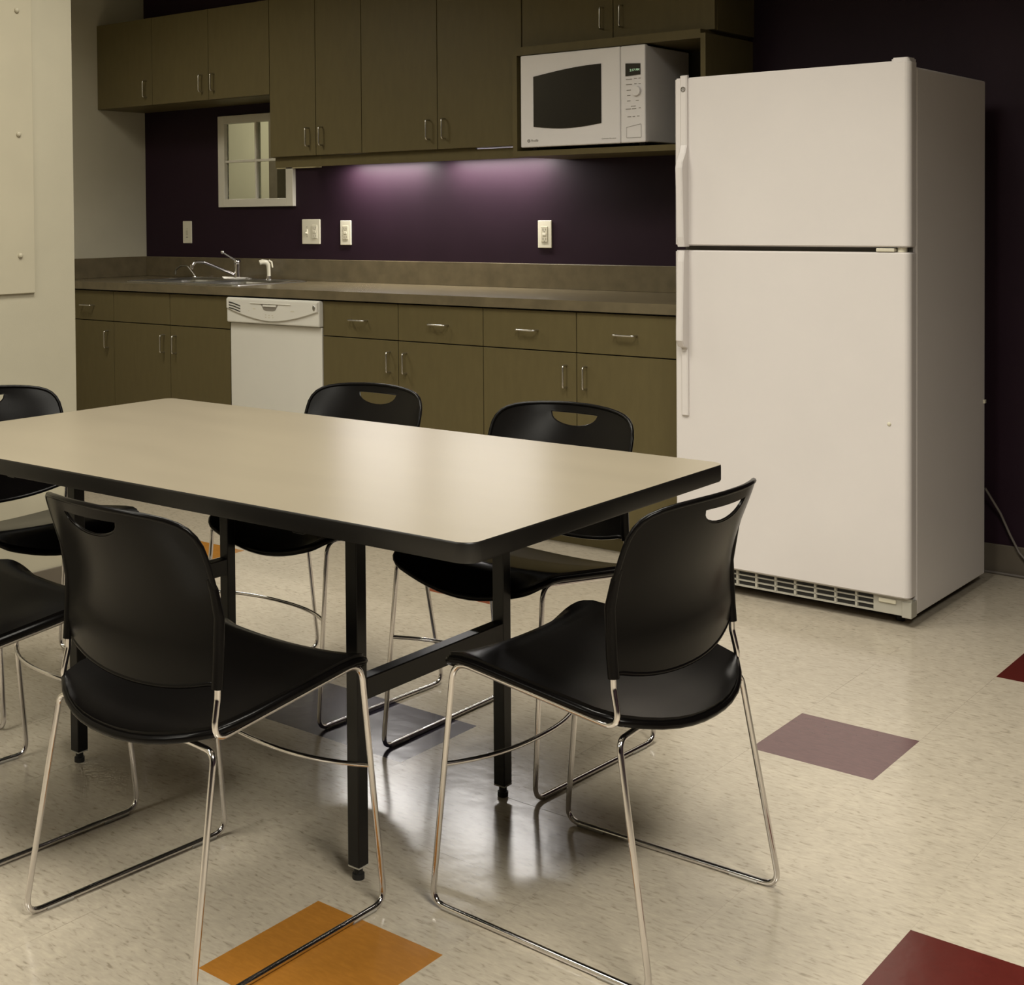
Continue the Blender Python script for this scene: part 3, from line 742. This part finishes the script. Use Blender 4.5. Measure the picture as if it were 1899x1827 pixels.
def back_outline():
    right = [(.2055, .494+.0235*k) for k in range(8)]
    right += [(.2055, .680), (.2050, .700), (.2035, .718), (.1985, .733), (.1900, .745), (.1780, .7535), (.1600, .7600), (.1350, .7645), (.1000, .7680), (.0600, .7700), (.0250, .7710)]
    left = [(-x, z) for x, z in right[::-1]]
    bot = [(-.183+.366*k/14, .468+.023*(abs(-.183+.366*k/14)/.183)**2.4) for k in range(15)]
    return right+left+[(-.199, .4925)]+bot+[(.199, .4925)]
def back_map(x, z):
    ye = smooth_prof(z)
    wr = .036+.026*max(0, min(1, (z-.56)/.20))
    low = .012*max(0, min(1, (.53-z)/.06))
    return (x, ye-wr*(1-min(1, abs(x)/.2055)**2.0)+low, z)
def make_chair(label):
    t = thing('stacking_chair', label, 'chair')
    t['group'] = 'black sled-base chairs around the table'
    ol = seat_outline()
    bm = shell(ol, [], seat_map, .024, .006, (0, 0, -1))
    st = new_mesh('seat', bm, 'plastic', t, True)
    # rolled lip round the seat edge
    bm = bmesh.new()
    tube(bm, [Vector(seat_map(x, y))-Vector((0, 0, .0065)) for x, y in ol], .0075, 8, True)
    bmesh.ops.recalc_face_normals(bm, faces=bm.faces); new_mesh('seat_lip', bm, 'plastic', st, True)
    bo = back_outline()
    hole = [(.069-.138*k/8, .7510) for k in range(9)]+[(-.069, .7490)]+[(-.067*math.cos(math.pi*k/12), .7465-.0275*math.sin(math.pi*k/12)) for k in range(1, 12)]+[(.069, .7490)]
    bm = shell(bo, [hole], back_map, .020, .005, (0, 1, 0))
    bk = new_mesh('backrest', bm, 'plastic', t, True)
    bm = bmesh.new()
    tube(bm, [Vector(back_map(x, z))+Vector((0, -.002, 0)) for x, z in bo], .0050, 8, True)
    tube(bm, [Vector(back_map(x, z))+Vector((0, -.002, 0)) for x, z in hole], .0022, 6, True)
    bmesh.ops.recalc_face_normals(bm, faces=bm.faces); new_mesh('back_rim', bm, 'plastic', bk, True)
    for s in (-1, 1):
        bm = bmesh.new()
        tube(bm, [(s*.2035, -.156, .486), (s*.2035, -.153, .52), (s*.2035, -.150, .60), (s*.2030, -.160, .645), (s*.2010, -.168, .665)], .0095, 10, rs=[.0098, .0100, .0096, .008, .005])
        new_mesh('sleeve', bm, 'plastic', bk, True)
    for s in (-1, 1):
        up = [(s*.2040, -.151, .60), (s*.2044, -.156, .47), (s*.2082, -.170, .4061), (s*.2071, .1712, .4494), (s*.2167, .2164, .0062), (s*.2293, -.2369, .0062), (s*.2110, -.170, .390), (s*.150, -.165, .390)]
        tube_obj('side_frame', 'chrome', rpath(up, [.03, .045, .035, .028, .028, .022], 7), .0056, t, 10)
        for y0, y1 in ((.13, .19), (-.195, -.14)):
            x_ = lambda y: s*(.2167+(.2293-.2167)*(.2164-y)/.4533)
            bm = bmesh.new(); tube(bm, [(x_(y0), y0, .0045), (x_(y1), y1, .0045)], .0068, 8)
            for v in bm.verts: v.co.z = max(.0003, min(v.co.z, .0075))
            new_mesh('glide', bm, 'clear', t, False)
    tube_obj('rear_crossbar', 'chrome', [(-.15, -.165, .390), (0, -.165, .384), (.15, -.165, .390)], .0056, t, 8)
    pts = []
    for k in range(17):
        u = -1+2*k/16; pts.append((u*.2110, .190-.055*(1-abs(u)**2.4), .260))
    tube_obj('front_brace', 'chrome', pts, .0045, t, 8)
    return t
chairs = [
    ('black chair with its back to the viewer, on the near side of the table', -1.813, 1.630, -.0353),
    ('black chair at the right end of the table, in front of the refrigerator', -1.3036, 2.1083, 1.5585),
    ('black chair on the near side of the table, cut off by the left edge', -2.4741, 1.6111, -.0674),
    ('black chair at the far left end of the table beside the pale wall', -3.0443, 2.1218, -1.6316),
    ('black chair on the far side of the table facing the dishwasher end', -2.4613, 2.5883, 3.1217),
    ('black chair on the far side of the table nearest the refrigerator', -1.828, 2.5853, 3.1051),
]
chairs[4] = ('black chair on the far side of the table in front of the dishwasher', *chairs[4][1:])
proto = make_chair(chairs[0][0])
for k, (lab, x, y, a) in enumerate(chairs):
    c = proto if k == 0 else dup(proto)
    c['label'] = lab; c.location = (x, y, 0); c.rotation_euler = (0, 0, a)
    c['group'] = 'black sled-base chairs around the table'
